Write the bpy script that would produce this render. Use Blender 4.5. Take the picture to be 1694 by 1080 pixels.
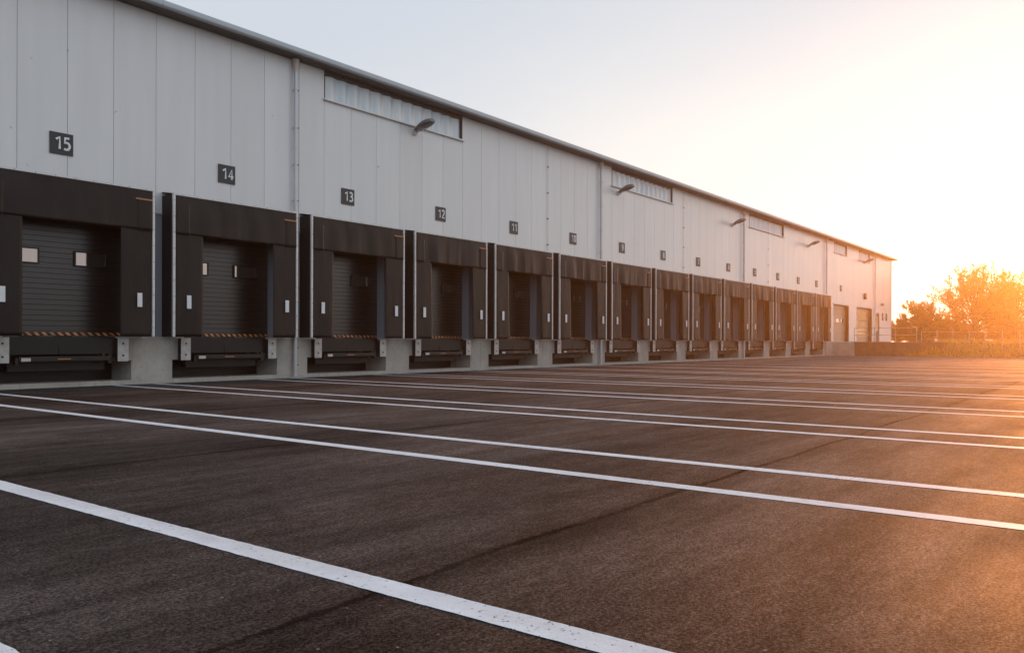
import bpy, bmesh, math, random
from mathutils import Vector, Matrix, Euler
R = math.radians
sc = bpy.context.scene
for o in list(bpy.data.objects): bpy.data.objects.remove(o)
col = sc.collection

# ------------------------------------------------------------------ camera
CAM_D, CAM_H, YAW, ROLL, FPX = 18.10, 0.9933, 0.91111, 0.00233, 1352.24
cd = bpy.data.cameras.new('camera'); cam = bpy.data.objects.new('camera', cd); col.objects.link(cam)
cd.sensor_fit = 'HORIZONTAL'; cd.sensor_width = 36.0; cd.lens = FPX * 36 / 1694
cd.shift_x = (847 - 831) / 1694; cd.shift_y = (565.19 - 540) / 1694
cd.clip_start = 0.05; cd.clip_end = 3000
cam.matrix_world = (Matrix.Translation((0, -CAM_D, CAM_H)) @ Matrix.Rotation(-YAW, 4, 'Z')
                    @ Matrix.Rotation(R(90), 4, 'X') @ Matrix.Rotation(ROLL, 4, 'Z'))
sc.camera = cam

# ------------------------------------------------------------------ light
SUN_EL = R(7.5)                 # low evening sun
SUN_AZ = R(88.9)                # clockwise from +Y: along the wall and a little out from it
SUN_COL = (1.0, 0.33, 0.07)
w = bpy.data.worlds.new('World'); sc.world = w; w.use_nodes = True
nt = w.node_tree; nt.nodes.clear()
def N(t, **k):
    n = nt.nodes.new(t)
    for a, b in k.items(): setattr(n, a, b)
    return n
out = N('ShaderNodeOutputWorld'); bg = N('ShaderNodeBackground'); bg.inputs['Strength'].default_value = 0.15
sky = N('ShaderNodeTexSky', sky_type='NISHITA'); sky.sun_disc = False
sky.sun_elevation = SUN_EL; sky.sun_rotation = SUN_AZ
sky.altitude = 100; sky.air_density = 1.0; sky.dust_density = 1.5; sky.ozone_density = 1.0
hsv = N('ShaderNodeHueSaturation'); hsv.inputs['Saturation'].default_value = 0.30; hsv.inputs['Value'].default_value = 0.5
# thin high cloud veil lit by the sun: grey-blue away from it, cream towards it and low down
veil = N('ShaderNodeMix', data_type='RGBA'); veil.inputs[0].default_value = 0.95
tcw = N('ShaderNodeTexCoord'); dt = N('ShaderNodeVectorMath', operation='DOT_PRODUCT')
dt.inputs[1].default_value = (math.sin(SUN_AZ), math.cos(SUN_AZ), -1.7)
mr = N('ShaderNodeMapRange', interpolation_type='SMOOTHSTEP'); mr.inputs[1].default_value = -.05; mr.inputs[2].default_value = 1.0
vc = N('ShaderNodeMix', data_type='RGBA'); vc.inputs[6].default_value = (4.25, 4.65, 5.2, 1); vc.inputs[7].default_value = (8.2, 7.7, 6.9, 1)
cn_ = N('ShaderNodeTexNoise'); cn_.inputs['Scale'].default_value = 2.2; cn_.inputs['Detail'].default_value = 5
cm = N('ShaderNodeMapping'); cm.inputs['Scale'].default_value = (1, 1, 4)
nt.links.new(tcw.outputs['Generated'], cm.inputs[0]); nt.links.new(cm.outputs[0], cn_.inputs['Vector'])
wr = N('ShaderNodeMapRange'); wr.inputs[1].default_value = .3; wr.inputs[2].default_value = .7; wr.inputs[3].default_value = -.04; wr.inputs[4].default_value = .04
ad = N('ShaderNodeMath', operation='ADD')
nt.links.new(cn_.outputs[0], wr.inputs[0]); nt.links.new(tcw.outputs['Generated'], dt.inputs[0])
nt.links.new(dt.outputs['Value'], ad.inputs[0]); nt.links.new(wr.outputs[0], ad.inputs[1]); nt.links.new(ad.outputs[0], mr.inputs[0])
nt.links.new(mr.outputs[0], vc.inputs[0]); nt.links.new(vc.outputs[2], veil.inputs[7])
nt.links.new(sky.outputs[0], hsv.inputs['Color']); nt.links.new(hsv.outputs[0], veil.inputs[6])
nt.links.new(veil.outputs[2], bg.inputs[0]); nt.links.new(bg.outputs[0], out.inputs[0])
sd = bpy.data.lights.new('sun', 'SUN'); sun = bpy.data.objects.new('sun', sd); col.objects.link(sun)
sd.energy = 5.0; sd.angle = R(2.0); sd.color = SUN_COL
sv = Vector((math.sin(SUN_AZ) * math.cos(SUN_EL), math.cos(SUN_AZ) * math.cos(SUN_EL), math.sin(SUN_EL)))
sun.rotation_euler = sv.to_track_quat('Z', 'Y').to_euler()
sc.view_settings.view_transform = 'Standard'; sc.view_settings.look = 'None'
sc.view_settings.exposure = 0.08; sc.view_settings.gamma = 1.0
sc.render.engine = 'CYCLES'

# ------------------------------------------------------------------ materials
def mat(name, base, rough=0.5, metal=0.0, spec=0.5, noise=0.0, nscale=3.0, bump=0.0, bscale=40.0,
        stretch=(1, 1, 1), coat=0.0, transl=0.0):
    m = bpy.data.materials.new(name); m.use_nodes = True
    t = m.node_tree; b = t.nodes['Principled BSDF']
    b.inputs['Base Color'].default_value = (*base, 1); b.inputs['Roughness'].default_value = rough
    b.inputs['Metallic'].default_value = metal; b.inputs['Specular IOR Level'].default_value = spec
    b.inputs['Coat Weight'].default_value = coat; b.inputs['Coat Roughness'].default_value = 0.2
    tc = t.nodes.new('ShaderNodeTexCoord'); mp = t.nodes.new('ShaderNodeMapping')
    mp.inputs['Scale'].default_value = stretch; t.links.new(tc.outputs['Object'], mp.inputs[0])
    if noise:
        n = t.nodes.new('ShaderNodeTexNoise'); n.inputs['Scale'].default_value = nscale; n.inputs['Detail'].default_value = 6
        t.links.new(mp.outputs[0], n.inputs['Vector'])
        r = t.nodes.new('ShaderNodeMapRange'); r.inputs[1].default_value = 0.25; r.inputs[2].default_value = 0.75
        r.inputs[3].default_value = 1 - noise; r.inputs[4].default_value = 1 + noise
        mx = t.nodes.new('ShaderNodeVectorMath'); mx.operation = 'SCALE'; mx.inputs[0].default_value = base
        t.links.new(n.outputs[0], r.inputs[0]); t.links.new(r.outputs[0], mx.inputs['Scale'])
        t.links.new(mx.outputs[0], b.inputs['Base Color'])
    if bump:
        n2 = t.nodes.new('ShaderNodeTexNoise'); n2.inputs['Scale'].default_value = bscale; n2.inputs['Detail'].default_value = 4
        t.links.new(mp.outputs[0], n2.inputs['Vector'])
        bp = t.nodes.new('ShaderNodeBump'); bp.inputs['Strength'].default_value = bump; bp.inputs['Distance'].default_value = 0.02
        t.links.new(n2.outputs[0], bp.inputs['Height']); t.links.new(bp.outputs[0], b.inputs['Normal'])
    return m

class G:
    """small node-graph helper"""
    def __init__(s, name):
        s.m = bpy.data.materials.new(name); s.m.use_nodes = True; s.t = s.m.node_tree
        s.b = s.t.nodes['Principled BSDF']
        s.pos = s.t.nodes.new('ShaderNodeTexCoord').outputs['Object']
    def n(s, typ, ins=(), **k):
        x = s.t.nodes.new(typ)
        for a, v in k.items(): setattr(x, a, v)
        for i, v in (ins.items() if isinstance(ins, dict) else enumerate(ins)):
            if v is None: continue
            if isinstance(v, bpy.types.NodeSocket): s.t.links.new(v, x.inputs[i])
            else: x.inputs[i].default_value = v
        return x
    def math(s, op, a, b=None, c=None): return s.n('ShaderNodeMath', [a, b, c], operation=op).outputs[0]
    def noise(s, scale, detail=4, stretch=(1, 1, 1), vec=None, rough=0.5):
        mp = s.n('ShaderNodeMapping', {0: vec or s.pos, 'Scale': stretch})
        return s.n('ShaderNodeTexNoise', {'Vector': mp.outputs[0], 'Scale': scale, 'Detail': detail, 'Roughness': rough}).outputs[0]
    def rng(s, v, a, b, c, d): return s.n('ShaderNodeMapRange', [v, a, b, c, d]).outputs[0]
    def mix(s, f, a, b):
        x = s.n('ShaderNodeMix', data_type='RGBA')
        for i, v in ((0, f), (6, a), (7, b)):
            if isinstance(v, bpy.types.NodeSocket): s.t.links.new(v, x.inputs[i])
            else: x.inputs[i].default_value = v if i == 0 else (*v, 1)
        return x.outputs[2]
    def col(s, v): s.t.links.new(v, s.b.inputs['Base Color'])
    def bump(s, h, st=0.5, dist=0.01):
        b = s.n('ShaderNodeBump', {'Height': h, 'Strength': st, 'Distance': dist}); s.t.links.new(b.outputs[0], s.b.inputs['Normal'])

def asphalt_mat():
    g = G('asphalt')
    sep = g.n('ShaderNodeSeparateXYZ', [g.pos]); X, Y = sep.outputs[0], sep.outputs[1]
    big = g.noise(0.45, 5, (0.28, 1.0, 1))            # paver streaks along the building
    streak = g.noise(1.6, 5, (0.12, 1.4, 1), rough=0.65)
    blot = g.noise(0.9, 5, rough=0.6)
    grain = g.noise(62, 4, rough=.9)
    mid = g.noise(15, 5, (.7, 1, 1), rough=.8)
    c = g.mix(g.rng(big, .36, .64, 0, 1), (.0100, .0123, .0150), (.027, .033, .040))
    c = g.mix(g.rng(streak, .42, .66, 0, .7), c, (.048, .053, .059))
    c = g.mix(g.rng(blot, .5, .66, 0, .6), c, (.015, .0135, .0135))
    c = g.mix(g.rng(mid, .50, .57, 0, .6), c, (.009, .0085, .0085))
    c = g.mix(g.rng(mid, .49, .42, 0, .4), c, (.085, .078, .073))
    c = g.mix(g.rng(grain, .51, .59, 0, .7), c, (.12, .116, .113))
    c = g.mix(g.rng(grain, .495, .43, 0, .8), c, (.005, .005, .005))
    macro = g.math('MULTIPLY', g.rng(big, .38, .62, .62, 1.15), g.rng(g.noise(2.3, 6, (.16, 1.5, 1), rough=.7), .38, .62, .68, 1.2))
    macro = g.math('MULTIPLY', macro, g.rng(g.noise(1.4, 6, (.5, 1, 1), rough=.75), .42, .62, .72, 1.12))
    ms = g.n('ShaderNodeVectorMath', {0: c}, operation='SCALE'); g.t.links.new(macro, ms.inputs['Scale']); c = ms.outputs[0]
    stones = g.noise(42, 2, rough=.3)
    c = g.mix(g.rng(stones, .77, .785, 0, .8), c, (.26, .24, .23))
    # paver joints: dark rough seams running along the building
    wob = g.math('MULTIPLY', g.math('SUBTRACT', g.noise(16, 6, rough=.85), .5), .16)
    wob2 = g.math('MULTIPLY', g.math('SUBTRACT', g.noise(.5, 2), .5), .25)
    yy = g.math('ADD', Y, g.math('ADD', wob, wob2)); seam = None
    for y0, wd, st in ((-15.72, .05, 1.0), (-11.6, .05, .95), (-7.6, .05, .8), (-3.7, .05, .7), (-19.8, .04, .8)):
        d = g.math('ABSOLUTE', g.math('SUBTRACT', yy, y0)); k = g.rng(d, wd * .25, wd * .8, st, 0)
        k2 = g.rng(d, .02, .22, .35 * st, 0)
        k = g.math('MAXIMUM', k, k2)
        seam = k if seam is None else g.math('MAXIMUM', seam, k)
    seam = g.math('MULTIPLY', seam, g.rng(g.noise(2.2, 4, (.6, .6, 1)), .3, .6, .6, 1))
    c = g.mix(seam, c, (.008, .007, .007)); g.col(c)
    h = g.math('ADD', grain, g.math('MULTIPLY', mid, .8))
    h = g.math('SUBTRACT', h, g.math('MULTIPLY', seam, 1.2)); g.bump(h, .75, .012)
    rr = g.rng(g.noise(1.2, 4, (.3, 1, 1)), .3, .7,   .64, .84); g.t.links.new(rr, g.b.inputs['Roughness'])
    sp = g.math('MULTIPLY', g.math('MULTIPLY', g.rng(grain, .44, .56, .16, .50), g.rng(mid, .42, .58, 1.1, .7)), macro)
    sp = g.math('MULTIPLY', sp, g.rng(seam, 0, 1, 1, .05)); sp = g.math('MULTIPLY', sp, g.rng(blot, .5, .68, 1, .6))
    g.t.links.new(sp, g.b.inputs['Specular IOR Level'])
    return g.m

def paint_mat():
    g = G('road_paint')
    wear = g.noise(38, 5, rough=.8); pat = g.noise(2.3, 3)
    thr = g.rng(pat, .3, .72, .65, .56)
    k = g.n('ShaderNodeMapRange', [g.math('SUBTRACT', wear, thr), 0.0, .03, 0, 1]).outputs[0]
    base = g.mix(g.rng(g.noise(5, 5, rough=.7), .3, .7, 0, 1), (.54, .64, .72), (.67, .79, .88))
    base = g.mix(g.rng(g.noise(1.3, 5, (2, .35, 1), rough=.7), .48, .68, 0, .38), base, (.36, .37, .385)); g.col(g.mix(k, base, (.09, .085, .08))); g.b.inputs['Roughness'].default_value = .6
    g.bump(g.noise(95, 3, rough=.75), .4, .006)
    return g.m

def wall_mat(name, base, rough=.34, var=.035):
    g = G(name)
    sep = g.n('ShaderNodeSeparateXYZ', [g.pos])
    pid = g.math('FLOOR', g.math('SUBTRACT', sep.outputs[0], .12))
    wn = g.n('ShaderNodeTexWhiteNoise', {1: pid}, noise_dimensions='1D').outputs[0]
    v = g.rng(wn, 0, 1, 1 - var, 1 + var)
    dirt = g.rng(g.noise(1.1, 5, (2.5, 1, .25)), .3, .75, 1.03, .95)
    v = g.math('MULTIPLY', v, dirt)
    sc_ = g.n('ShaderNodeVectorMath', operation='SCALE'); sc_.inputs[0].default_value = base
    g.t.links.new(v, sc_.inputs['Scale'])
    spots = g.noise(5.5, 1)
    c = g.mix(g.rng(spots, .775, .80, 0, .35), sc_.outputs[0], (.18, .17, .16)); g.col(c)
    g.t.links.new(g.rng(g.noise(.8, 3), .3, .7, rough - .04, rough + .05), g.b.inputs['Roughness'])
    g.b.inputs['Specular IOR Level'].default_value = .7; g.b.inputs['Coat Weight'].default_value = .8; g.b.inputs['Coat Roughness'].default_value = .32
    g.bump(g.noise(.9, 2, (1, 1, .3)), .12, .02)
    return g.m

def concrete_mat():
    g = G('concrete')
    n1 = g.noise(1.3, 6, rough=.6); n2 = g.noise(9, 5, rough=.7); n3 = g.noise(60, 3)
    c = g.mix(g.rng(n1, .3, .7, 0, 1), (.36, .33, .29), (.52, .48, .43))
    c = g.mix(g.rng(n2, .52, .75, 0, .4), c, (.17, .155, .14))
    c = g.mix(g.rng(g.noise(2.2, 4, (3, 1, .3)), .56, .72, 0, .4), c, (.16, .12, .10))
    c = g.mix(g.rng(g.noise(7, 1), .74, .78, 0, .7), c, (.07, .06, .055)); g.col(c)
    g.b.inputs['Roughness'].default_value = .8; g.bump(g.math('ADD', n2, n3), .3, .006)
    return g.m

def fabric_mat():
    g = G('black_tarpaulin')
    n1 = g.noise(.9, 5, rough=.6); n2 = g.noise(240, 2)
    c = g.mix(g.rng(n1, .3, .7, 0, 1), (.012, .0075, .0055), (.024, .0155, .012))
    c = g.mix(g.rng(g.noise(3.5, 5, (1.5, 1, .4)), .58, .78, 0, .3), c, (.045, .038, .034)); g.col(c)
    g.b.inputs['Roughness'].default_value = .50; g.b.inputs['Specular IOR Level'].default_value = .32
    g.b.inputs['Sheen Weight'].default_value = .5; g.b.inputs['Sheen Roughness'].default_value = .28; g.b.inputs['Sheen Tint'].default_value = (1, .74, .58, 1)
    g.bump(g.math('ADD', g.math('MULTIPLY', g.noise(2.4, 3, (1.4, 1, .5)), 4), g.math('MULTIPLY', n2, .05)), .16, .03)
    return g.m

def hazard_mat():
    g = G('hazard_stripe')
    sep = g.n('ShaderNodeSeparateXYZ', [g.pos])
    v = g.math('FRACT', g.math('MULTIPLY', g.math('ADD', sep.outputs[0], sep.outputs[2]), 6.2))
    k = g.math('GREATER_THAN', v, .52)
    wear = g.rng(g.noise(9, 4), .35, .6, .45, 1)
    g.col(g.mix(g.math('MULTIPLY', k, wear), (.012, .011, .010), (.80, .30, .10))); g.b.inputs['Roughness'].default_value = .5
    return g.m

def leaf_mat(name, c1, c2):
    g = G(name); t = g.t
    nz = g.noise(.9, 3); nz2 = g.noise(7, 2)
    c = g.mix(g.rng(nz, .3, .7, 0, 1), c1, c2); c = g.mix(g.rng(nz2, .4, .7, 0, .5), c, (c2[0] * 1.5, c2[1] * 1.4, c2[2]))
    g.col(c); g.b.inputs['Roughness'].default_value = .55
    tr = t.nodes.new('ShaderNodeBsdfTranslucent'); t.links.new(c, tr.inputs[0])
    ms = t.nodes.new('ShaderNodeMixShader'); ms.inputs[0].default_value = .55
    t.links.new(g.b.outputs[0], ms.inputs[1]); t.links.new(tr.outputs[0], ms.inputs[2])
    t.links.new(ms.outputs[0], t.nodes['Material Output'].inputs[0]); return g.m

def glaze_mat():
    g = G('polycarbonate')
    sep = g.n('ShaderNodeSeparateXYZ', [g.pos])
    b = g.noise(2.6, 2, (1, 1, .02)); c = g.mix(g.rng(b, .35, .65, 0, 1), (.66, .76, .82), (.84, .87, .88))
    g.col(c); g.b.inputs['Roughness'].default_value = .25; g.b.inputs['Specular IOR Level'].default_value = .8
    g.b.inputs['Coat Weight'].default_value = .5
    return g.m

M = dict(
    asphalt=asphalt_mat(), paint=paint_mat(), concrete=concrete_mat(), fabric=fabric_mat(), hazard=hazard_mat(),
    wall=wall_mat('wall_panel', (.745, .75, .75)), wall_low=wall_mat('lower_wall_panel', (.27, .30, .345)),
    back=mat('panel_core', (.38, .38, .38), .8), glaze=glaze_mat(),
    fascia=mat('eave_metal', (.42, .46, .49), .38, .3, noise=.05, nscale=1.5),
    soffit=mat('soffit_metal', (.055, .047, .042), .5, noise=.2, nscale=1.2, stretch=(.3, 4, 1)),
    trim=mat('white_trim', (.80, .78, .76), .45, noise=.06, nscale=4),
    alu=mat('aluminium_frame', (.66, .65, .645), .38, .35, noise=.08, nscale=6),
    pipe=mat('zinc_pipe', (.52, .55, .58), .35, .55, noise=.06, nscale=3),
    galv=mat('galvanised_plate', (.50, .48, .46), .48, .35, noise=.22, nscale=7, bump=.1, bscale=30),
    rubber=mat('black_rubber', (.014, .013, .013), .7, bump=.2, bscale=60),
    pleat=mat('pleated_black_side', (.012, .011, .011), .65),
    door=mat('dark_door_panel', (.018, .0115, .009), .30, 0, .9, noise=.15, nscale=1.5),
    doorframe=mat('dark_window_frame', (.012, .011, .010), .4),
    glass=mat('door_window_glass', (.46, .39, .36), .06, .9, 1.0),
    steel=mat('dark_leveller_steel', (.011, .009, .008), .42, .2, noise=.3, nscale=4),
    beam=mat('leveller_beam_steel', (.020, .016, .013), .40, .2, noise=.3, nscale=5),
    mark=mat('white_marker', (.80, .82, .84), .35), orange=mat('orange_print', (.62, .25, .13), .5, noise=.25, nscale=60),
    sticker=mat('label_sticker', (.62, .55, .50), .5), sign=mat('sign_plate', (.030, .031, .034), .4),
    digit=mat('sign_digit', (.82, .84, .85), .4), lamp=mat('lamp_housing', (.17, .18, .195), .42, .4, noise=.08),
    lens=mat('lamp_lens', (.10, .10, .10), .15, 0, .8), lampbr=mat('lamp_bracket', (.62, .60, .57), .4, .3),
    bolt=mat('bolt_dark', (.02, .02, .02), .5), wire=mat('conductor_wire', (.32, .33, .34), .45, .6),
    tan=mat('tan_roller_door', (.42, .30, .21), .38, 0, .6, noise=.08), amber=mat('amber_reflection', (.50, .27, .06), .22, 0, .8, noise=.25, nscale=1.1),  # amber: reflected warm light put into the colour
    brick=mat('brown_wall', (.13, .085, .062), .85, noise=.3, nscale=3, bump=.4, bscale=18),
    rail=mat('railing_steel', (.42, .38, .35), .45, .4), bark=mat('bark', (.07, .055, .042), .9, bump=.5, bscale=20),
    pave=mat('upper_yard_paving', (.16, .145, .13), .8, noise=.2, nscale=.5),
    soil=mat('grassy_bank', (.115, .088, .040), .95, noise=.45, nscale=1.4, bump=.8, bscale=14),
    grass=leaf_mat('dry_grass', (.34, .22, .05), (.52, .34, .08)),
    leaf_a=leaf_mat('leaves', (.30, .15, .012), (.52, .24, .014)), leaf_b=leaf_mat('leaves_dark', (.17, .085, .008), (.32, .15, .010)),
)

# ------------------------------------------------------------------ mesh helpers
class MB:
    def __init__(s): s.v = []; s.f = []; s.mi = []; s.mats = []
    def _m(s, m):
        if m not in s.mats: s.mats.append(m)
        return s.mats.index(m)
    def add(s, vs, fs, m=None):
        k = len(s.v); s.v += [tuple(v) for v in vs]; i = s._m(m)
        for f in fs: s.f.append(tuple(a + k for a in f)); s.mi.append(i)
    def box(s, x0, x1, y0, y1, z0, z1, m=None, M_=None):
        vs = [Vector((x, y, z)) for x in (x0, x1) for y in (y0, y1) for z in (z0, z1)]
        if M_ is not None: vs = [M_ @ v for v in vs]
        s.add(vs, [(0, 1, 3, 2), (4, 6, 7, 5), (0, 4, 5, 1), (2, 3, 7, 6), (0, 2, 6, 4), (1, 5, 7, 3)], m)
    def cbox(s, x0, x1, y0, y1, z0, z1, c, m=None):
        """box with chamfered edges"""
        bm = bmesh.new(); bmesh.ops.create_cube(bm, size=1)
        for v in bm.verts:
            v.co = Vector(((x0 + x1) / 2 + v.co.x * (x1 - x0), (y0 + y1) / 2 + v.co.y * (y1 - y0), (z0 + z1) / 2 + v.co.z * (z1 - z0)))
        bmesh.ops.bevel(bm, geom=bm.edges[:], offset=c, segments=2, affect='EDGES', profile=.6)
        bm.verts.index_update(); s.add([v.co.copy() for v in bm.verts], [[v.index for v in f.verts] for f in bm.faces], m); bm.free()
    def tube(s, pts, r, m=None, n=10, cap=True):
        pts = [Vector(p) for p in pts]; rs = r if isinstance(r, (list, tuple)) else [r] * len(pts); rings = []
        up = Vector((0, 0, 1)); vs = []
        for i, p in enumerate(pts):
            d = (pts[min(i + 1, len(pts) - 1)] - pts[max(i - 1, 0)]).normalized()
            a = d.cross(up if abs(d.z) < .9 else Vector((1, 0, 0))).normalized(); b = d.cross(a)
            vs += [p + (a * math.cos(t) + b * math.sin(t)) * rs[i] for t in [2 * math.pi * k / n for k in range(n)]]
        fs = [(i * n + k, i * n + (k + 1) % n, (i + 1) * n + (k + 1) % n, (i + 1) * n + k) for i in range(len(pts) - 1) for k in range(n)]
        if cap: fs += [tuple(range(n))[::-1], tuple((len(pts) - 1) * n + k for k in range(n))]
        s.add(vs, fs, m)
    def build(s, name, m=None, parent=None, loc=(0, 0, 0), smooth=False):
        me = bpy.data.meshes.new(name); me.from_pydata(s.v, [], s.f)
        for x in s.mats: me.materials.append(x if x is not None else m)
        for p, i in zip(me.polygons, s.mi): p.material_index = i; p.use_smooth = smooth
        bm = bmesh.new(); bm.from_mesh(me); bmesh.ops.recalc_face_normals(bm, faces=bm.faces[:]); bm.to_mesh(me); bm.free()
        me.update(); o = bpy.data.objects.new(name, me); col.objects.link(o); o.location = loc
        if parent is not None: o.parent = parent
        return o
def tag(o, label=None, cat=None, group=None, kind=None):
    if label: o['label'] = label
    if cat: o['category'] = cat
    if group: o['group'] = group
    if kind: o['kind'] = kind
    return o
def empty(name, loc, rz=0):
    o = bpy.data.objects.new(name, None); col.objects.link(o); o.location = loc; o.rotation_euler = (0, 0, rz)
    o.empty_display_size = .2; return o
def copy_tree(o, parent=None):
    c = o.copy(); col.objects.link(c)
    if parent is not None: c.parent = parent
    for ch in [x for x in list(bpy.data.objects) if x.parent == o]: copy_tree(ch, c)
    return c

PITCH = 4.0
def dock_x(n): return 8.04 + PITCH * (15 - n)          # centre of the dock with number n
DOCKS = list(range(15, 1, -1))
DOCK_Z = 1.09
X_L, X_R = -26.0, 82.6
rnd = random.Random(5)

# ------------------------------------------------------------------ ground
b = MB(); b.add([(-120, -120, 0), (64.2, -120, 0), (64.2, 0.9, 0), (-120, 0.9, 0)], [(0, 1, 2, 3)])
tag(b.build('asphalt_yard', M['asphalt']), kind='structure')
b = MB(); b.add([(-120, .9, -.02), (300, .9, -.02), (300, 120, -.02), (-120, 120, -.02)], [(0, 1, 2, 3)])
tag(b.build('ground', M['pave']), kind='structure')
# painted bay lines, in pairs between the docks
def painted_line(x, w_=.15, y0=-.06, y1=-26.0, dx=0.0):
    b = MB(); n = 620; L = []; r = random.Random(int(x * 77))
    for i in range(n + 1):
        t = (i / n) ** 1.0; y = y0 + (y1 - y0) * t; xx = x + dx * t
        L += [(xx - w_ / 2 + r.gauss(0, .0016), y, .002), (xx + w_ / 2 + r.gauss(0, .0016), y, .002)]
    b.add(L, [(2 * i, 2 * i + 1, 2 * i + 3, 2 * i + 2) for i in range(n)])
    tag(b.build('painted_line', M['paint']), kind='structure')
LINES = [-6.3, -5.3, -2.6, -1.6, 1.04, 2.33, 5.20, 6.28, 9.12, 10.08]
c = 13.47
for k in range(13): LINES += [c - .50, c + .48]; c += 3.97
for x in LINES: painted_line(x)

# ------------------------------------------------------------------ warehouse
wh = empty('warehouse', (0, 0, 0))
tag(wh, 'long grey metal-clad warehouse with a concrete plinth and a row of loading docks', 'warehouse')
WIN = [(15.12, 21.08), (31.1, 37.0), (47.1, 53.1), (64.35, 67.75), (71.35, 74.75)]
WZ0, WZ1 = 7.83, 8.62
holes = [(dock_x(n) - 1.42, dock_x(n) + 1.42, DOCK_Z, 3.72) for n in DOCKS]
holes += [(a, c_, WZ0, WZ1) for a, c_ in WIN]
BIG = [(64.15, 68.32), (70.65, 75.5)]
holes += [(a, c_, DOCK_Z - .04, 3.90) for a, c_ in BIG]
SIDE = (76.95, 78.22); SLITS = [(79.1, 79.75), (80.42, 81.1)]
holes += [(SIDE[0], SIDE[1], DOCK_Z - .04, 3.6)] + [(a, c_, 2.98, 3.66) for a, c_ in SLITS]
def holed(b, x0, x1, z0, z1, y0, y1, hs, m=None, gap=0.0):
    xs = sorted({x0, x1, *[h[k] for h in hs for k in (0, 1) if x0 < h[k] < x1]})
    for a, c_ in zip(xs, xs[1:]):
        mid = (a + c_) / 2; z = z0
        for h in sorted([h for h in hs if h[0] < mid < h[1] and h[3] > z0 and h[2] < z1], key=lambda h: h[2]):
            if h[2] > z: b.box(a, c_, y0, y1, z, h[2], m)
            z = max(z, h[3])
        if z < z1: b.box(a, c_, y0, y1, z, z1, m)
WT = 8.62
# core with openings, back and end walls
b = MB(); holed(b, X_L, X_R - .03, 1.0, WT, .045, .30, holes)
b.box(X_L, X_R - .03, 39.7, 40, 0, WT); b.box(X_L, X_L + .3, .3, 39.7, 0, WT); b.box(X_R - .33, X_R - .03, .3, 39.7, 0, WT)
b.box(X_L, X_R - .03, 1.2, 1.5, 1.0, WT)        # inner lining behind the doors
b.build('wall_core', M['back'], wh)
# outer skin, one metre panels with open joints
b = MB(); LZ = 3.97
for k in range(-33, 76):
    a, c_ = max(k + 7.12 + .005, X_L), min(k + 8.12 - .005, X_R)
    if c_ <= a: continue
    holed(b, a, c_, LZ + .012, WT, 0, .05, holes)
    if a > 61.9: holed(b, a, c_, DOCK_Z, LZ + .002, 0, .05, holes)
b.build('wall', M['wall'], wh)
b = MB()
for k in range(-33, 55):
    a, c_ = max(k + 7.12 + .005, X_L), min(k + 8.12 - .005, 62.0)
    holed(b, a, c_, DOCK_Z, LZ - .004, .008, .05, holes)
b.build('lower_wall', M['wall_low'], wh)
for n in DOCKS:                                   # reveals of the dock openings
    c_ = dock_x(n)
    for q0, q1 in ((c_ - 1.44, c_ - 1.418), (c_ + 1.418, c_ + 1.44)):
        b = MB(); b.box(q0, q1, .01, .31, DOCK_Z, 3.70); b.build('door_jamb', M['wall_low'], wh)
b = MB(); b.box(X_L, 64.2, -.022, .0, LZ - .03, LZ + .008); b.build('drip_strip', M['wall_low'], wh)
b = MB(); b.cbox(X_R - .10, X_R + .02, -.03, .35, DOCK_Z, WT, .006); b.build('corner_trim', M['fascia'], wh)
# roof, eave, soffit
b = MB()
b.add([(X_L - .3, -.40, 8.76), (X_R + .2, -.40, 8.76), (X_R + .2, 20, 9.9), (X_L - .3, 20, 9.9), (X_L - .3, 40.4, 8.74), (X_R + .2, 40.4, 8.74),
       (X_L - .3, -.40, 8.65), (X_R + .2, -.40, 8.65), (X_R + .2, 40.4, 8.65), (X_L - .3, 40.4, 8.65)],
      [(0, 1, 2, 3), (3, 2, 5, 4), (6, 9, 8, 7), (0, 6, 7, 1), (4, 5, 8, 9), (1, 7, 8, 5, 2), (0, 3, 4, 9, 6)])
rf = b.build('roof', M['fascia'], wh)
b = MB()
prof = [(-.40, 8.795), (-.47, 8.80), (-.50, 8.785), (-.512, 8.72), (-.51, 8.67), (-.495, 8.64), (-.46, 8.632), (-.40, 8.632)]
segs = [X_L - .3] + [X_L + 6 * k for k in range(1, 19) if X_L + 6 * k < X_R] + [X_R + .2]
for a, c_ in zip(segs, segs[1:]):                 # gutter in six metre lengths
    a += .004; c_ -= .004; n = len(prof)
    b.add([(a, y, z) for y, z in prof] + [(c_, y, z) for y, z in prof],
          [(i, (i + 1) % n, n + (i + 1) % n, n + i) for i in range(n)] + [tuple(range(n)), tuple(range(2 * n - 1, n - 1, -1))])
b.build('gutter', M['fascia'], rf)
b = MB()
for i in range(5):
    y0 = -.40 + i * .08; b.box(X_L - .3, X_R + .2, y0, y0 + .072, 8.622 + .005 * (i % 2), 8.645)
b.build('soffit', M['soffit'], rf)
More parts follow.
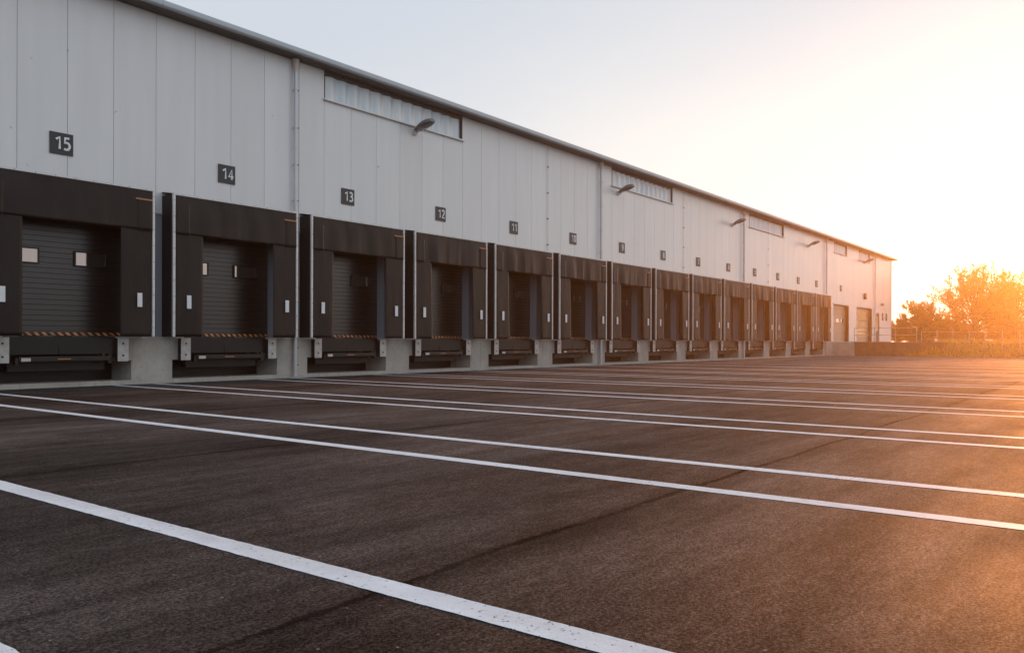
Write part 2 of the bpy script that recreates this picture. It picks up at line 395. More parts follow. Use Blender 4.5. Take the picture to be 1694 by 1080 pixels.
# high windows
for a, c_ in WIN:
    b = MB(); n = int((c_ - a) / .04); per = .455; vs = []
    for i in range(n + 1):
        x = a + (c_ - a) * i / n; ph = (x - a) / per % 1
        y = .09 + (.028 if ph < .45 else -.028) * min(1, 6 * min(abs(ph - .0), abs(ph - .45), abs(ph - 1)))
        vs += [(x, y, WZ0), (x, y, WZ1 - .10)]
    b.add(vs, [(2 * i, 2 * i + 2, 2 * i + 3, 2 * i + 1) for i in range(n)])
    wn = b.build('window', M['glaze'], wh)
    s_ = MB(); s_.cbox(a - .05, c_ + .05, -.09, .085, WZ0 - .055, WZ0 - .002, .006); s_.build('sill', M['trim'], wn)
    s_ = MB(); s_.box(c_ - .018, c_ - .001, -.012, .14, WZ0, WZ1); s_.box(a + .001, a + .018, -.012, .14, WZ0, WZ1)
    s_.box(a + .019, c_ - .019, .03, .14, WZ1 - .10, WZ1); s_.build('frame', M['soffit'], wn)  # top box: dark strip put in for the soffit's shadow above the glazing
# plinth with leveller pits
b = MB(); PZ = 1.05
b.box(X_L, 64.2, 0, .9, 0, .10)
edges = [X_L]
for n in DOCKS: edges += [dock_x(n) - 1.50, dock_x(n) + 1.50]
edges.append(64.2)
for i in range(0, len(edges), 2):
    a, c_ = edges[i], edges[i + 1]; mids = [x for x in (14.05, 22.1, 30.1, 38.1, 46.1, 54.1, 62.1) if a < x < c_]
    st = [a] + mids + [c_]
    for p, q in zip(st, st[1:]): b.box(p + (.005 if p in mids else 0), q - (.005 if q in mids else 0), 0, .9, .10, .55)
for i in range(0, len(edges), 2):
    a, c_ = edges[i] - (0.32 if i else 0), edges[i + 1] + (0.32 if i + 2 < len(edges) else 0)
    mids = [x for x in (14.05, 22.1, 30.1, 38.1, 46.1, 54.1, 62.1) if a < x < c_]; st = [a] + mids + [c_]
    for p, q in zip(st, st[1:]): b.box(p + (.005 if p in mids else 0), q - (.005 if q in mids else 0), 0, .9, .55, PZ)
b.build('plinth', M['concrete'], wh)
b = MB(); b.box(X_L, 64.2, .9, 1.2, 0, PZ)
for n in DOCKS: b.box(dock_x(n) - 1.18, dock_x(n) + 1.18, .31, .9, .95, 1.05)
b.build('pit_shade_lining', M['steel'], wh)  # near-black back and closed deck slabs put the pit's shade into colour and shape
for i in range(0, len(edges), 2):                 # steel angle on the dock edge
    b = MB(); b.box(edges[i] - (0.30 if i else 0), edges[i + 1] + (0.30 if i + 2 < len(edges) else 0), -.018, .3, PZ + .002, DOCK_Z - .002)
    b.build('dock_edge_angle', M['galv'], wh)
# dock doors
def dock_door(n):
    d = empty('dock_door', (dock_x(n), .30, DOCK_Z)); d.parent = wh; return d
def door_panel():
    b = MB(); z = .11; b.box(-1.42, 1.42, .03, .06, .02, 2.62)
    while z < 2.6:
        b.add([(-1.42, .021, z + .005), (1.42, .021, z + .005), (1.42, .021, z + .107), (-1.42, .021, z + .107),
               (-1.42, .03, z), (1.42, .03, z), (1.42, .03, z + .112), (-1.42, .03, z + .112)],
              [(0, 1, 2, 3), (0, 4, 5, 1), (3, 2, 6, 7)]); z += .1125
    o = b.build('dock_door', M['door'], wh, (dock_x(15), .30, DOCK_Z))
    for cx in (-.72, .72):
        w1 = MB()
        for q in ((-.36, -.325, -.17, .17), (.325, .36, -.17, .17), (-.325, .325, -.17, -.14), (-.325, .325, .14, .17)):
            w1.cbox(q[0], q[1], -.022, .02, q[2], q[3], .004)
        f = w1.build('door_window', M['doorframe'], o, (cx, 0, 1.70))
        g = MB(); g.box(-.325, .325, -.006, .01, -.14, .14); g.build('pane', M['glass'], f)
    h = MB(); h.box(-1.38, 1.38, -.012, .02, .015, .085); h.build('hazard_strip', M['hazard'], o)
    return o
d0 = door_panel()
for n in DOCKS[1:]:
    d = copy_tree(d0); d.location.x = dock_x(n)
# far end: two big doors, side door, slit windows, wall box
for i, (a, c_) in enumerate(BIG):
    b = MB(); z = DOCK_Z - .04
    while z < 3.86:
        b.cbox(a, c_, .27, .32, z + .004, min(z + .35, 3.9), .008); z += .355
    o = b.build('loading_door', M['tan'], wh)
    j = MB(); j.box(a - .06, a + .0, -.02, .3, DOCK_Z - .04, 3.96); j.box(c_, c_ + .06, -.02, .3, DOCK_Z - .04, 3.96); j.box(a, c_, -.02, .3, 3.90, 3.96)
    j.build('door_frame', M['trim'], o)
    if i == 1:
        g = MB()
        for r_ in range(5): g.box(a + .25, c_ - .9, .255, .275, 1.5 + .46 * r_, 1.86 + .46 * r_)
        g.build('reflection_patches', M['amber'], o)  # amber boxes stand in for warm reflections on the door, not real panes
    else:
        g = MB()
        for xx in (a + .5, a + 1.7, a + 2.9): g.cbox(xx, xx + .6, .258, .275, 2.55, 2.85, .005)
        g.build('door_window', M['glass'], o)
b = MB(); b.cbox(SIDE[0] + .02, SIDE[1] - .02, .1, .14, DOCK_Z - .04, 3.58, .006); o = b.build('side_door', M['beam'], wh)
g = MB(); g.box(SIDE[0] + .2, SIDE[1] - .2, .09, .12, 2.0, 3.3); g.build('door_window', M['amber'], o)
for a, c_ in SLITS:
    b = MB(); b.box(a, c_, .14, .16, 2.98, 3.66); o = b.build('window', M['glass'], wh)
    s_ = MB()
    for q in ((a, a + .05, 2.98, 3.66), (c_ - .05, c_, 2.98, 3.66), (a + .05, c_ - .05, 2.98, 3.03), (a + .05, c_ - .05, 3.61, 3.66)): s_.box(q[0], q[1], .05, .15, q[2], q[3])
    s_.build('frame', M['beam'], o)

# ------------------------------------------------------------------ dock shelters
def sheet(b, x0, x1, z0, z1, y, nx, nz, seed, amp, m=None, lean=0.0, sag=0.0, fold=0.0):
    r = random.Random(seed); ph = [(r.uniform(.6, 4), r.uniform(0, 6.3), r.uniform(.3, 1.3), r.uniform(0, 6.3), r.uniform(.3, 1)) for _ in range(7)]
    vs = []
    for j in range(nz + 1):
        v = j / nz; z = z0 + (z1 - z0) * v
        for i in range(nx + 1):
            u = i / nx; x = x0 + (x1 - x0) * u + lean * (1 - v)
            d = sum(a * math.sin(f_ * x * 2.4 + p + g_ * z * 1.7 * math.sin(q)) for f_, p, g_, q, a in ph) / 4
            fo = fold * max(0, math.sin(x * 9.5 + seed + 1.2 * math.sin(x * 3.1))) * (1 - v) ** .7
            yy = y - (amp * d + fo) * (1 - v ** 3) * min(1, 5 * min(u, 1 - u) + .15)
            vs.append((x, yy, z - sag * math.sin(math.pi * u) * (1 - v)))
    k = len(vs); w1 = nx + 1
    b.add(vs + [(x, y_ + .008, z) for x, y_, z in vs],
          [(j * w1 + i, j * w1 + i + 1, (j + 1) * w1 + i + 1, (j + 1) * w1 + i) for j in range(nz) for i in range(nx)] +
          [(k + j * w1 + i, k + (j + 1) * w1 + i, k + (j + 1) * w1 + i + 1, k + j * w1 + i + 1) for j in range(nz) for i in range(nx)] +
          [(i, k + i, k + i + 1, i + 1) for i in range(nx)] +
          [(j * w1, (j + 1) * w1, k + (j + 1) * w1, k + j * w1) for j in range(nz)] +
          [(j * w1 + nx, k + j * w1 + nx, k + (j + 1) * w1 + nx, (j + 1) * w1 + nx) for j in range(nz)], m)
SD = .50          # shelter depth
def make_shelter(seed, lean, amp, fold):
    root = empty('dock_shelter', (0, 0, DOCK_Z)); W = 1.75; H = 3.28
    for sx in (-1, 1):
        b = MB(); b.cbox(sx * W - .028, sx * W + .028, -SD - .03, -SD + .03, .0, H, .004)
        for k in range(9): b.tube([(sx * W, -SD - .029, .2 + .37 * k), (sx * W, -SD - .036, .2 + .37 * k)], .009, M['bolt'], 8)
        b.build('side_frame', M['alu'], root)
        b = MB(); x = sx * (W - .01)                     # pleated black side wall
        for k in range(10):
            y0 = -SD + .03 + (SD - .035) * k / 10; y1 = y0 + (SD - .035) / 10 - .006
            b.add([(x - .02, y0, .002), (x + .02, y0, .002), (x + .02 + .012 * sx, (y0 + y1) / 2, .002), (x + .02, y1, .002), (x - .02, y1, .002),
                   (x - .02, y0, H + .02), (x + .02, y0, H + .02), (x + .02 + .012 * sx, (y0 + y1) / 2, H + .02), (x + .02, y1, H + .02), (x - .02, y1, H + .02)],
                  [(0, 1, 6, 5), (1, 2, 7, 6), (2, 3, 8, 7), (3, 4, 9, 8), (4, 0, 5, 9), (5, 6, 7, 8, 9), (0, 4, 3, 2, 1)])
        b.build('side_wall', M['pleat'], root)
    b = MB(); b.cbox(-W - .028, W + .028, -SD - .032, -SD + .03, H, H + .05, .004)
    for k in range(9): b.tube([(-W + .2 + k * .39, -SD - .031, H + .025), (-W + .2 + k * .39, -SD - .038, H + .025)], .008, M['bolt'], 8)
    b.build('top_frame', M['alu'], root)
    b = MB(); b.add([(-W - .01, -SD + .03, H + .044), (W + .01, -SD + .03, H + .044), (W + .01, -.005, H + .12), (-W - .01, -.005, H + .12),
                     (-W - .01, -SD + .03, H + .03), (W + .01, -SD + .03, H + .03), (W + .01, -.005, H + .10), (-W - .01, -.005, H + .10)],
                    [(0, 1, 2, 3), (4, 7, 6, 5), (0, 4, 5, 1), (2, 6, 7, 3), (0, 3, 7, 4), (1, 5, 6, 2)]); b.build('roof_sheet', M['pleat'], root)
    b = MB(); sheet(b, -W + .035, W - .035, 2.40, H - .005, -SD - .028, 72, 18, seed, amp, None, 0, .015, fold)
    hc = b.build('head_curtain', M['fabric'], root, smooth=True)
    for sx in (-1, 1):
        b = MB(); sheet(b, sx * (W - .21) - .17, sx * (W - .21) + .17, 2.38, H - .22, -SD - .050, 8, 10, seed + 9 + sx, amp * .6, None, 0, 0, fold * .3)
        b.build('corner_flap', M['fabric'], hc, smooth=True)
    b = MB(); r = random.Random(3); x = W - .44
    while x < W - .06:
        wd = r.uniform(.018, .034); b.box(x, x + wd, -SD - .068, -SD - .062, H - .232, H - .198); x += wd + .008
    b.build('orange_lettering', M['orange'], hc)
    for sx in (-1, 1):
        b = MB(); x0 = -W + .04 if sx < 0 else W - .745
        sheet(b, x0, x0 + .705, .0, 2.50, -SD - .008, 12, 30, seed + 30 + sx, amp * .35, None, lean, 0, 0)
        sc_ = b.build('side_curtain', M['fabric'], root, smooth=True)
        b = MB(); xm = (-W + .365 if sx < 0 else W - .335) + lean * .6
        b.cbox(xm - .055, xm + .055, -SD - .055, -SD - .035, .66, .97, .004); b.build('marker_plate', M['mark'], sc_)
    return root
protos = [make_shelter(1, .0, .030, .004), make_shelter(12, .0, .040, .010), make_shelter(23, .05, .050, .026), make_shelter(34, .07, .055, .032), make_shelter(47, .08, .060, .034)]
use = {15: 0, 14: 1, 13: 1, 12: 2, 11: 3, 10: 4, 9: 2, 8: 3, 7: 4, 6: 2, 5: 3, 4: 4, 3: 2, 2: 3}
first = set()
for n in DOCKS:
    k = use[n]
    if k in first: s = copy_tree(protos[k])
    else: s = protos[k]; first.add(k)
    s.location = (dock_x(n) - .01, 0, DOCK_Z)
    lab = 'black dock shelter with white metal frame under the number %d sign' % n
    if n == 15: lab = 'largest black dock shelter, cut by the left edge, under the number 15 sign'
    if n == 2: lab = 'farthest black dock shelter, beside the tan loading door, under the number 2 sign'
    tag(s, lab, 'dock shelter', 'dock shelters along the warehouse wall')

# ------------------------------------------------------------------ levellers and bumpers
def make_leveller():
    root = empty('dock_leveller', (0, 0, 0))
    b = MB(); b.cbox(-1.16, 1.12, .0, .29, 1.055, DOCK_Z - .004, .006); b.build('deck_plate', M['steel'], root)
    b = MB(); b.cbox(-1.15, 1.11, -.035, -.005, .70, 1.075, .008); b.box(-1.1, -1.04, .0, .5, .6, 1.05); b.box(1.0, 1.06, .0, .5, .6, 1.05)
    for x in (-.7, .0, .7): b.tube([(x - .18, -.02, 1.082), (x + .18, -.02, 1.082)], .014, None, 8)
    b.build('lip', M['steel'], root)
    b = MB(); b.cbox(-.92, .92, -.13, .02, .555, .66, .012); b.box(-.98, -.92, -.10, .03, .50, .64); b.box(.92, .99, -.10, .03, .50, .70)
    b.tube([(.80, -.14, .69), (.80, .0, .69)], .03, None, 10); b.build('front_beam', M['beam'], root)
    b = MB(); b.box(-.88, -.70, -.138, -.132, .565, .635); b.build('white_label', M['sticker'], root)
    b = MB(); r = random.Random(8); x = -.16
    while x < .08:
        wd = r.uniform(.014, .026); b.box(x, x + wd, -.137, -.132, .596, .618); x += wd + .007
    b.build('orange_lettering', M['orange'], root)
    b = MB(); b.box(-1.0, 1.0, .25, .4, .35, .62); b.tube([(-.1, -.045, .70), (-.1, -.045, .86)], .006, None, 6); b.build('pit_frame', M['steel'], root)
    return root
def make_bumper():
    root = empty('dock_bumper', (0, 0, .53))
    b = MB(); b.cbox(-.125, .125, -.16, -.145, .0, .53, .004)
    b.build('steel_plate', M['galv'], root)
    b = MB(); b.cbox(-.118, .118, -.144, -.002, .01, .515, .008); b.build('rubber_block', M['rubber'], root)
    for z in (.13, .40):
        b = MB(); b.tube([(0, -.161, z), (0, -.170, z)], [.024, .020], None, 14); b.build('bolt', M['bolt'], root)
    return root
lv, bp = make_leveller(), make_bumper()
for i, n in enumerate(DOCKS):
    s = lv if i == 0 else copy_tree(lv); s.location = (dock_x(n), 0, 0)
    tag(s, 'black steel dock leveller in the pit below the number %d shelter' % n, 'dock leveller', 'dock levellers under the shelters')
    for side, dx in (('left', -1.24), ('right', 1.23)):
        s = bp if (i == 0 and side == 'left') else copy_tree(bp); s.location = (dock_x(n) + dx, 0, .535)
        tag(s, 'grey steel bumper plate with two bolts at the %s of the number %d dock' % (side, n), 'dock bumper', 'bumper plates on the concrete plinth')

# ------------------------------------------------------------------ number signs
def arc(cx, cy, rx, ry, n=20): return [(cx + rx * math.cos(2 * math.pi * k / n), cy + ry * math.sin(2 * math.pi * k / n)) for k in range(n)]
S6 = [(.46, .97), (.34, .97), (.22, .88), (.10, .68), (.04, .40), (.06, .20), (.14, .06), (.28, 0), (.42, .06), (.50, .20), (.50, .38), (.42, .53), (.28, .59), (.14, .53), (.06, .42)]
GLYPH = {'0': [(arc(.28, .5, .23, .5), 1)], '1': [([(.05, .78), (.36, .99), (.36, 0)], 0)],
    '2': [([(.04, .84), (.12, .95), (.27, 1), (.42, .95), (.49, .82), (.48, .68), (.38, .50), (.05, .02), (.54, .02)], 0)],
    '3': [([(.04, .95), (.24, 1), (.42, .93), (.48, .76), (.40, .60), (.20, .54), (.40, .49), (.52, .34), (.50, .14), (.38, .02), (.20, 0), (.02, .05)], 0)],
    '4': [([(.40, 0), (.40, .98), (.02, .28), (.58, .28)], 0)],
    '5': [([(.48, .98), (.12, .98), (.08, .57), (.26, .61), (.42, .55), (.51, .40), (.50, .20), (.40, .05), (.22, 0), (.02, .05)], 0)],
    '6': [(S6, 0)], '7': [([(.02, .98), (.52, .98), (.18, 0)], 0)],
    '8': [(arc(.28, .76, .19, .235), 1), (arc(.28, .265, .235, .265), 1)], '9': [([(.56 - x, 1 - y) for x, y in S6], 0)]}
def text_mesh(txt, h):
    cu = bpy.data.curves.new('t', 'CURVE'); cu.dimensions = '3D'; cu.bevel_depth = .027; cu.bevel_resolution = 2; cu.use_fill_caps = True
    adv = .68 * h; tot = adv * len(txt) - .12 * h
    for i, ch in enumerate(txt):
        for pts, closed in GLYPH[ch]:
            sp = cu.splines.new('POLY'); sp.points.add(len(pts) - 1); sp.use_cyclic_u = bool(closed)
            for p, (x, y) in zip(sp.points, pts): p.co = (x * h * .95 + adv * i - tot / 2, (y - .5) * h, 0, 1)
    o = bpy.data.objects.new('t', cu); col.objects.link(o); bpy.context.view_layer.update()
    me = bpy.data.meshes.new_from_object(o.evaluated_get(bpy.context.evaluated_depsgraph_get())); bpy.data.objects.remove(o)
    for v in me.vertices: v.co.z *= .22
    return me
for n in DOCKS + [1]:
    x = dock_x(n) - .05 if n > 1 else 66.1
    z0 = 4.95 if n > 1 else 4.95
    e = empty('number_sign', (x, 0, z0))
    b = MB(); b.cbox(-.24, .24, -.028, -.002, 0, .46, .004); b.build('plate', M['sign'], e)
    me = text_mesh(str(n), .25); me.name = 'numeral'; me.materials.clear(); me.materials.append(M['digit'])
    t = bpy.data.objects.new('numeral', me); col.objects.link(t); t.parent = e
    t.rotation_euler = (R(90), 0, 0); t.location = (.025, -.034, .235)
    tag(e, 'small dark square wall sign with the white number %d' % n, 'sign', 'dock number signs')
b = MB(); b.cbox(-.2, .2, -.16, -.002, 0, .5, .01); b.box(-.13, .13, -.168, -.16, .08, .42, M['lens'])
e = b.build('wall_box', M['beam'], None, (73.05, 0, 4.62)); tag(e, 'dark box mounted above the loading door with painted amber reflections at the far end', 'wall box')
b = MB(); b.cbox(-.22, .22, -.2, -.002, 0, .22, .02); e = b.build('bulkhead_lamp', M['lamp'], None, (78.9, 0, 4.28))
tag(e, 'small dark lamp above the side door at the far corner', 'lamp')

# ------------------------------------------------------------------ wall lamps
def make_lamp():
    root = empty('wall_lamp', (0, 0, 0))
    b = MB(); b.cbox(-.07, .07, -.10, -.002, -.10, .08, .015); b.tube([(0, -.05, -.05), (0, -.14, -.02), (0, -.24, .05)], .035, None, 10)
    b.build('bracket', M['lampbr'], root)
    vs, fs = [], []; n = 14; m_ = 12                   # cobra-head shell
    for i in range(n + 1):
        t = i / n; y = -.08 - .72 * t; wd = .21 * (math.sin(math.pi * (.10 + .80 * t)) ** .6); hh = .17 * (math.sin(math.pi * (.06 + .78 * t)) ** .8)
        zc = .02 + .19 * t
        for k in range(m_ + 1):
            a = math.pi * k / m_; vs.append((wd * math.cos(a), y, zc + hh * math.sin(a)))
    w1 = m_ + 1
    fs = [(i * w1 + k, i * w1 + k + 1, (i + 1) * w1 + k + 1, (i + 1) * w1 + k) for i in range(n) for k in range(m_)]
    fs += [tuple(range(w1)), tuple(n * w1 + k for k in range(m_, -1, -1))] + [(i * w1, (i + 1) * w1, (i + 1) * w1 + m_, i * w1 + m_) for i in range(n)]
    b = MB(); b.add(vs, fs); b.build('lamp_head', M['lamp'], root, smooth=False)
    vs = []
    for i in range(9):
        t = .22 + .68 * i / 8; y = -.08 - .72 * t; wd = .17 * (math.sin(math.pi * (.10 + .80 * t)) ** .6); zc = .02 + .19 * t - .012
        for k in range(7):
            a = math.pi * k / 6; vs.append((wd * math.cos(a), y, zc - .05 * math.sin(a) * math.sin(math.pi * i / 8)))
    b = MB(); b.add(vs, [(i * 7 + k, i * 7 + k + 1, (i + 1) * 7 + k + 1, (i + 1) * 7 + k) for i in range(8) for k in range(6)]); b.build('lens', M['lens'], root, smooth=True)
    return root
lp = make_lamp()
LAMPS = [(18.75, 7.62, 'nearest grey wall lamp, in front of the largest high window'),
         (31.6, 7.55, 'second nearest grey wall lamp, at the left end of the second high window'),
         (44.5, 7.62, 'middle grey wall lamp just left of the downpipe above the number 6 sign'),
         (58.0, 7.70, 'second farthest grey wall lamp, above the number 3 sign'),
         (73.0, 7.72, 'farthest grey wall lamp, below the last high window')]
for i, (x, z, lab) in enumerate(LAMPS):
    s = lp if i == 0 else copy_tree(lp); s.location = (x, 0, z); tag(s, lab, 'wall lamp', 'wall lamps below the eave')

# ------------------------------------------------------------------ downpipes and conductors
def make_pipe(low=True):
    root = empty('downpipe', (0, 0, 0)); y = -.105
    b = MB(); b.tube([(0, y, .05), (0, y, 8.30)], .05, None, 14); b.tube([(0, y, .98), (0, y, 1.10)], .057, None, 14)
    for z in (3.2, 6.2): b.tube([(0, y, z), (0, y, z + .08)], .056, None, 14)
    b.build('pipe', M['pipe'], root, smooth=False)
    b = MB(); b.tube([(0, y, 8.30), (0, y, 8.44), (0, y, 8.615)], [.053, .075, .10], None, 14)
    b.build('outlet_funnel', M['sticker'], root)
    for z in (7.79, 6.77, 5.78, 4.80, .82, .35):
        b = MB(); b.tube([(0, y, z - .014), (0, y, z + .014)], .062, None, 14); b.box(-.012, .012, y, -.0, z - .012, z + .012)
        b.tube([(.06, y, z), (.10, y - .01, z)], .016, M['bolt'], 8); b.build('pipe_clamp', M['pipe'], root)
    b = MB(); b.tube([(.17, -.03, 8.56), (.17, -.03, DOCK_Z + .02)], .006, None, 6); b.build('conductor_wire', M['wire'], root)
    return root
PIPES = [(14.05, 'grey downpipe with clamps beside the number 14 shelter'), (30.05, 'grey downpipe rising between the number 10 and number 9 shelters'),
         (46.08, 'grey downpipe rising between the number 6 and number 5 shelters'), (62.1, 'grey downpipe rising beside the last dock shelter, number 2'),
         (76.25, 'farthest grey downpipe, between the loading door with painted amber reflections and the side door')]
pp = make_pipe()
for i, (x, lab) in enumerate(PIPES):
    s = pp if i == 0 else copy_tree(pp); s.location = (x, 0, 0); tag(s, lab, 'downpipe', 'downpipes on the warehouse wall')
    if i == 4: s.location = (x, 0, 1.0); s.scale = (1, 1, (8.62 - 1.05) / 8.62)
def make_cond():
    root = empty('lightning_conductor', (0, 0, DOCK_Z))
    b = MB(); b.tube([(0, -.045, 7.45), (0, -.045, 3.0)], .005, None, 6); b.build('wire', M['wire'], root)
    for z in (7.77, 6.76, 5.77, 4.76):
        b = MB(); b.tube([(0, -.002, z - DOCK_Z), (0, -.075, z - DOCK_Z)], .012, None, 8); b.box(-.03, .03, -.06, -.04, z - DOCK_Z - .02, z - DOCK_Z + .02); b.build('clip', M['bolt'], root)
    return root
cn = make_cond()
for i, (x, lab) in enumerate([(26.15, 'thin vertical wire with dark clips between the number 11 and number 10 signs'),
                              (38.2, 'thin vertical wire with dark clips between the number 8 and number 7 signs'),
                              (50.2, 'thin vertical wire with dark clips between the number 5 and number 4 signs')]):
    s = cn if i == 0 else copy_tree(cn); s.location = (x, 0, DOCK_Z); tag(s, lab, 'lightning conductor', 'lightning conductors')

# ------------------------------------------------------------------ upper yard, retaining wall, bank
b = MB(); b.add([(64.2, -6.3, 1.02), (300, -6.3, 1.02), (300, .0, 1.02), (64.2, .0, 1.02)], [(0, 1, 2, 3)])
b.add([(82.6, 0, 1.02), (300, 0, 1.02), (300, 120, 1.02), (82.6, 120, 1.02)], [(0, 1, 2, 3)]); tag(b.build('upper_yard', M['pave']), kind='structure')
rw = empty('retaining_wall', (64.2, 0, 0)); tag(rw, 'low retaining wall at the end of the yard, pale concrete then brown, holding up the raised yard', 'retaining wall')
b = MB(); b.cbox(0, .3, -1.5, -.003, 0, 1.03, .01); b.build('concrete_section', M['concrete'], rw)
b = MB(); b.cbox(.02, .3, -7.6, -1.5, 0, .99, .01); b.build('brown_section', M['brick'], rw)
b = MB(); b.cbox(-.03, .33, -7.6, -1.51, .992, 1.04, .008); b.build('coping', M['brick'], rw)
# grassy bank and field beyond
import mathutils
def bank_h(x, y):
    ramp = max(0, min(1, (-4.4 - y) / 2.6)); ramp = ramp * ramp * (3 - 2 * ramp)
    d = (x - 63.3 + .25 * math.sin(y * .7)) / 2.2; s = max(0, min(1, d)); s = s * s * (3 - 2 * s)
    nz = mathutils.noise.noise(Vector((x * .7, y * .7, 0))) * .10 + mathutils.noise.noise(Vector((x * .1, y * .1, 3))) * .12
    return -.03 + (.98 + nz) * s * ramp
b = MB(); xs = [62.6 + .12 * i for i in range(14)]
ys = [-4.3 - .25 * j for j in range(60)] + [-19.3 - 2 * j for j in range(1, 50)]
def gridmesh(b, xs, ys, f):
    vs = [(x, y, f(x, y)) for y in ys for x in xs]; w1 = len(xs)
    b.add(vs, [(j * w1 + i, j * w1 + i + 1, (j + 1) * w1 + i + 1, (j + 1) * w1 + i) for j in range(len(ys) - 1) for i in range(w1 - 1)])
gridmesh(b, xs, ys, bank_h)
xs2 = [xs[-1] + .3 * i for i in range(12)] + [68 + 6 * i for i in range(39)] + [300]
ys2 = [y for y in ys if y <= -6.29]
gridmesh(b, xs2, [-6.3] + ys2[1:], bank_h)
tag(b.build('grass_bank', M['soil'], smooth=True), kind='structure')
b = MB(); r = random.Random(4)
for k in range(14000):
    y = -4.8 - 22 * r.random() ** 1.3; x = 63.3 + r.random() ** 1.5 * 6; z = bank_h(x, y)
    if z < .02: continue
    h = r.uniform(.08, .30) * (1.6 if r.random() < .08 else 1); a = r.uniform(0, 3.14); dx, dy = math.cos(a) * .02, math.sin(a) * .02; lx, ly = r.gauss(0, .05), r.gauss(0, .05)
    b.add([(x - dx, y - dy, z - .01), (x + dx, y + dy, z - .01), (x + lx, y + ly, z + h)], [(0, 1, 2)])
tag(b.build('grass', M['grass']), 'dry uncut grass growing on the bank at the end of the yard', 'grass', kind='stuff')
# railing on the wall and post fence beyond
rl = empty('railing', (64.5, -1.4, 1.04)); tag(rl, 'two-rail steel railing on the brown retaining wall in front of the far doors', 'railing')
b = MB()
for z in (.50, 1.02): b.tube([(0, 0, z), (0, -4.3, z)], .022, None, 8)
b.build('rail', M['rail'], rl)
for k in range(4):
    b = MB(); b.tube([(0, -.03 - 1.41 * k, 0), (0, -.03 - 1.41 * k, 1.02)], .024, None, 8); b.build('post', M['rail'], rl)
fn = empty('wire_fence', (64.9, -5.9, .95)); tag(fn, 'low post and rail fence running along the grass bank under the trees', 'fence')
b = MB()
for z in (.30, .82):
    b.tube([(0, 0, z), (0, -18, z - .03)], .016, None, 6)
b.build('rail', M['rail'], fn)
for k in range(19):
    b = MB(); h = .95 if k != 2 else 1.05; b.tube([(0, -1.0 * k, -.25), (rnd.gauss(0, .01), -1.0 * k, h)], .028, None, 8); b.build('post', M['rail'], fn)

# ------------------------------------------------------------------ trees
def at_px(px, depth):
    u = (px - 831) / FPX * depth
    return (depth * math.sin(YAW) + u * math.cos(YAW), -CAM_D + depth * math.cos(YAW) - u * math.sin(YAW))
def tree(px, depth, H, RX, base, seed, label, cat, lm, nb=70, per=120, leaf=.15, trunk_r=.16, low=.12, name='tree'):
    r = random.Random(seed); x0, y0 = at_px(px, depth); z0 = base
    root = empty(name, (x0, y0, z0)); T = MB(); L = MB()
    th = H * r.uniform(.22, .3)
    T.tube([(0, 0, -.2), (r.gauss(0, .08), r.gauss(0, .08), th * .5), (r.gauss(0, .1), r.gauss(0, .1), th), (0, 0, H * .7)], [trunk_r, trunk_r * .85, trunk_r * .7, trunk_r * .2], None, 8)
    def spray(p, d, ln, n, wd):
        for _ in range(n):
            t = r.random() ** .75; q = p + d * (ln * t) + Vector((r.gauss(0, wd), r.gauss(0, wd), r.gauss(0, wd))) * (1.15 - .75 * t)
            s = leaf * r.uniform(.5, 1.25); a = Vector((r.gauss(0, 1), r.gauss(0, 1), r.gauss(0, 1))).normalized(); c_ = a.orthogonal().normalized(); c_.rotate(mathutils.Quaternion(a, r.uniform(0, 6.3)))
            e_ = a.cross(c_); L.add([q - c_ * s * .5, q + e_ * s * .3, q + c_ * s * .5, q - e_ * s * .3], [(0, 1, 2, 3)])
    for k in range(nb):
        az = r.uniform(0, 2 * math.pi); el = math.asin(r.uniform(-.25, 1)); rr = r.uniform(.62, 1.0) ** .6
        tip = Vector((math.cos(az) * math.cos(el) * RX * rr, math.sin(az) * math.cos(el) * RX * rr, H * (low + .30) + math.sin(el) * H * (.70 - low) * rr * r.uniform(.86, 1.04)))
        if el < 0: tip.z = max(tip.z, H * low)
        st = Vector((0, 0, r.uniform(th * .6, H * .55)));
        if st.z > tip.z: st.z = max(th * .4, tip.z - .5)
        mid = st.lerp(tip, .5) + Vector((r.gauss(0, .2), r.gauss(0, .2), -.1 * RX * .3))
        T.tube([st, mid, tip], [trunk_r * .34, trunk_r * .2, .012], None, 5, False)
        for s_ in range(5):
            t = r.uniform(.45, 1.0); p = (st.lerp(mid, t * 2) if t < .5 else mid.lerp(tip, t * 2 - 1))
            d = ((tip - st).normalized() * .5 + Vector((r.gauss(0, .55), r.gauss(0, .55), r.uniform(.1, 1.1)))).normalized(); ln = r.uniform(.5, 1.25) * RX * .26
            T.tube([p, p + d * ln], [.02, .006], None, 4, False); spray(p, d, ln * 1.15, per // 5, RX * .042)
    T.build('trunk', M['bark'], root); L.build('crown', lm, root)
    tag(root, label, cat, 'trees beyond the yard'); return root
tree(1612, 92, 9.2, 4.3, .8, 11, 'tall sunlit tree with an uneven crown at the right edge', 'tree', M['leaf_a'], 105, 190, .20)
tree(1682, 96, 8.6, 3.9, .8, 12, 'tree cut by the right edge, beside the tall sunlit tree', 'tree', M['leaf_a'], 90, 190, .20)
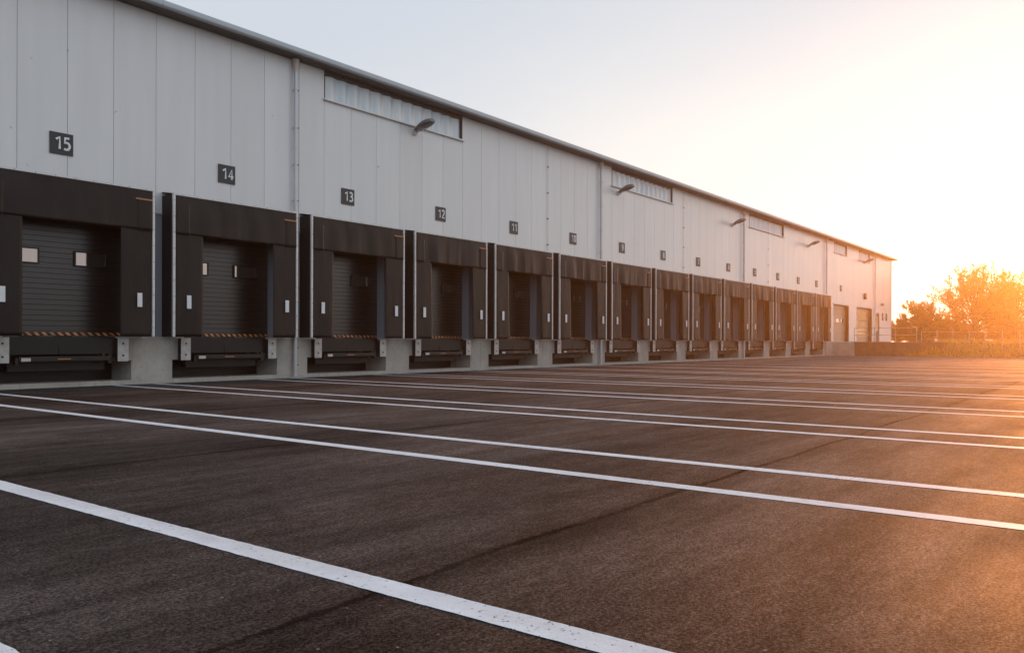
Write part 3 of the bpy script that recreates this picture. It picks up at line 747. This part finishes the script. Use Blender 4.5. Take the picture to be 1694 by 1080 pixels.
tree(1524, 90, 5.3, 2.7, .8, 13, 'round bushy tree standing between the warehouse and the tall tree', 'tree', M['leaf_b'], 90, 190, .17, low=.02)
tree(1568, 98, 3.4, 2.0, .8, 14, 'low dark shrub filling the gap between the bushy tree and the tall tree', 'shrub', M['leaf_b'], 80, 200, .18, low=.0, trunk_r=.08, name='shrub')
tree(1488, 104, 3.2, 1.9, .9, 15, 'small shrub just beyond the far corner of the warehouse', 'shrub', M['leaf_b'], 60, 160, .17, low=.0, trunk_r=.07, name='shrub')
tree(1644, 104, 4.2, 3.0, .8, 16, 'low shrub behind the fence under the tall sunlit tree', 'shrub', M['leaf_a'], 80, 180, .18, low=.0, trunk_r=.07, name='shrub')

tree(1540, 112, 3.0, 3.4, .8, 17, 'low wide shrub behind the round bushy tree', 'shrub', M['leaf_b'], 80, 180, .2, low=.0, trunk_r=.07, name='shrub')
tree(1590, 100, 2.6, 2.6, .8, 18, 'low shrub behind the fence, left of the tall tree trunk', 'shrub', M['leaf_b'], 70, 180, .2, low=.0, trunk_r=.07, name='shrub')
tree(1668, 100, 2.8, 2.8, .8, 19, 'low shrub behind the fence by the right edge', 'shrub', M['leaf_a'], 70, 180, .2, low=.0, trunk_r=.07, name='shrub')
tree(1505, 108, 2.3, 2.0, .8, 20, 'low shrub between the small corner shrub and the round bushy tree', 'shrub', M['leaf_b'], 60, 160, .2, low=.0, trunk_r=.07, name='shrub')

# ------------------------------------------------------------------ haze
b = MB(); b.box(-122, 302, -122, 122, -1.05, 13.5)
hz = b.build('haze'); tag(hz, 'warm haze volume added over the yard for the orange glow', 'haze', kind='stuff')
m = bpy.data.materials.new('haze'); m.use_nodes = True; t = m.node_tree; t.nodes.clear()
o_ = t.nodes.new('ShaderNodeOutputMaterial'); pv = t.nodes.new('ShaderNodeVolumePrincipled')
pv.inputs['Color'].default_value = (.97, .79, .54, 1); pv.inputs['Density'].default_value = .0012; pv.inputs['Anisotropy'].default_value = .82  # added volume; its orange colour makes the warm glow towards the sun
t.links.new(pv.outputs[0], o_.inputs['Volume']); hz.data.materials.clear(); hz.data.materials.append(m)
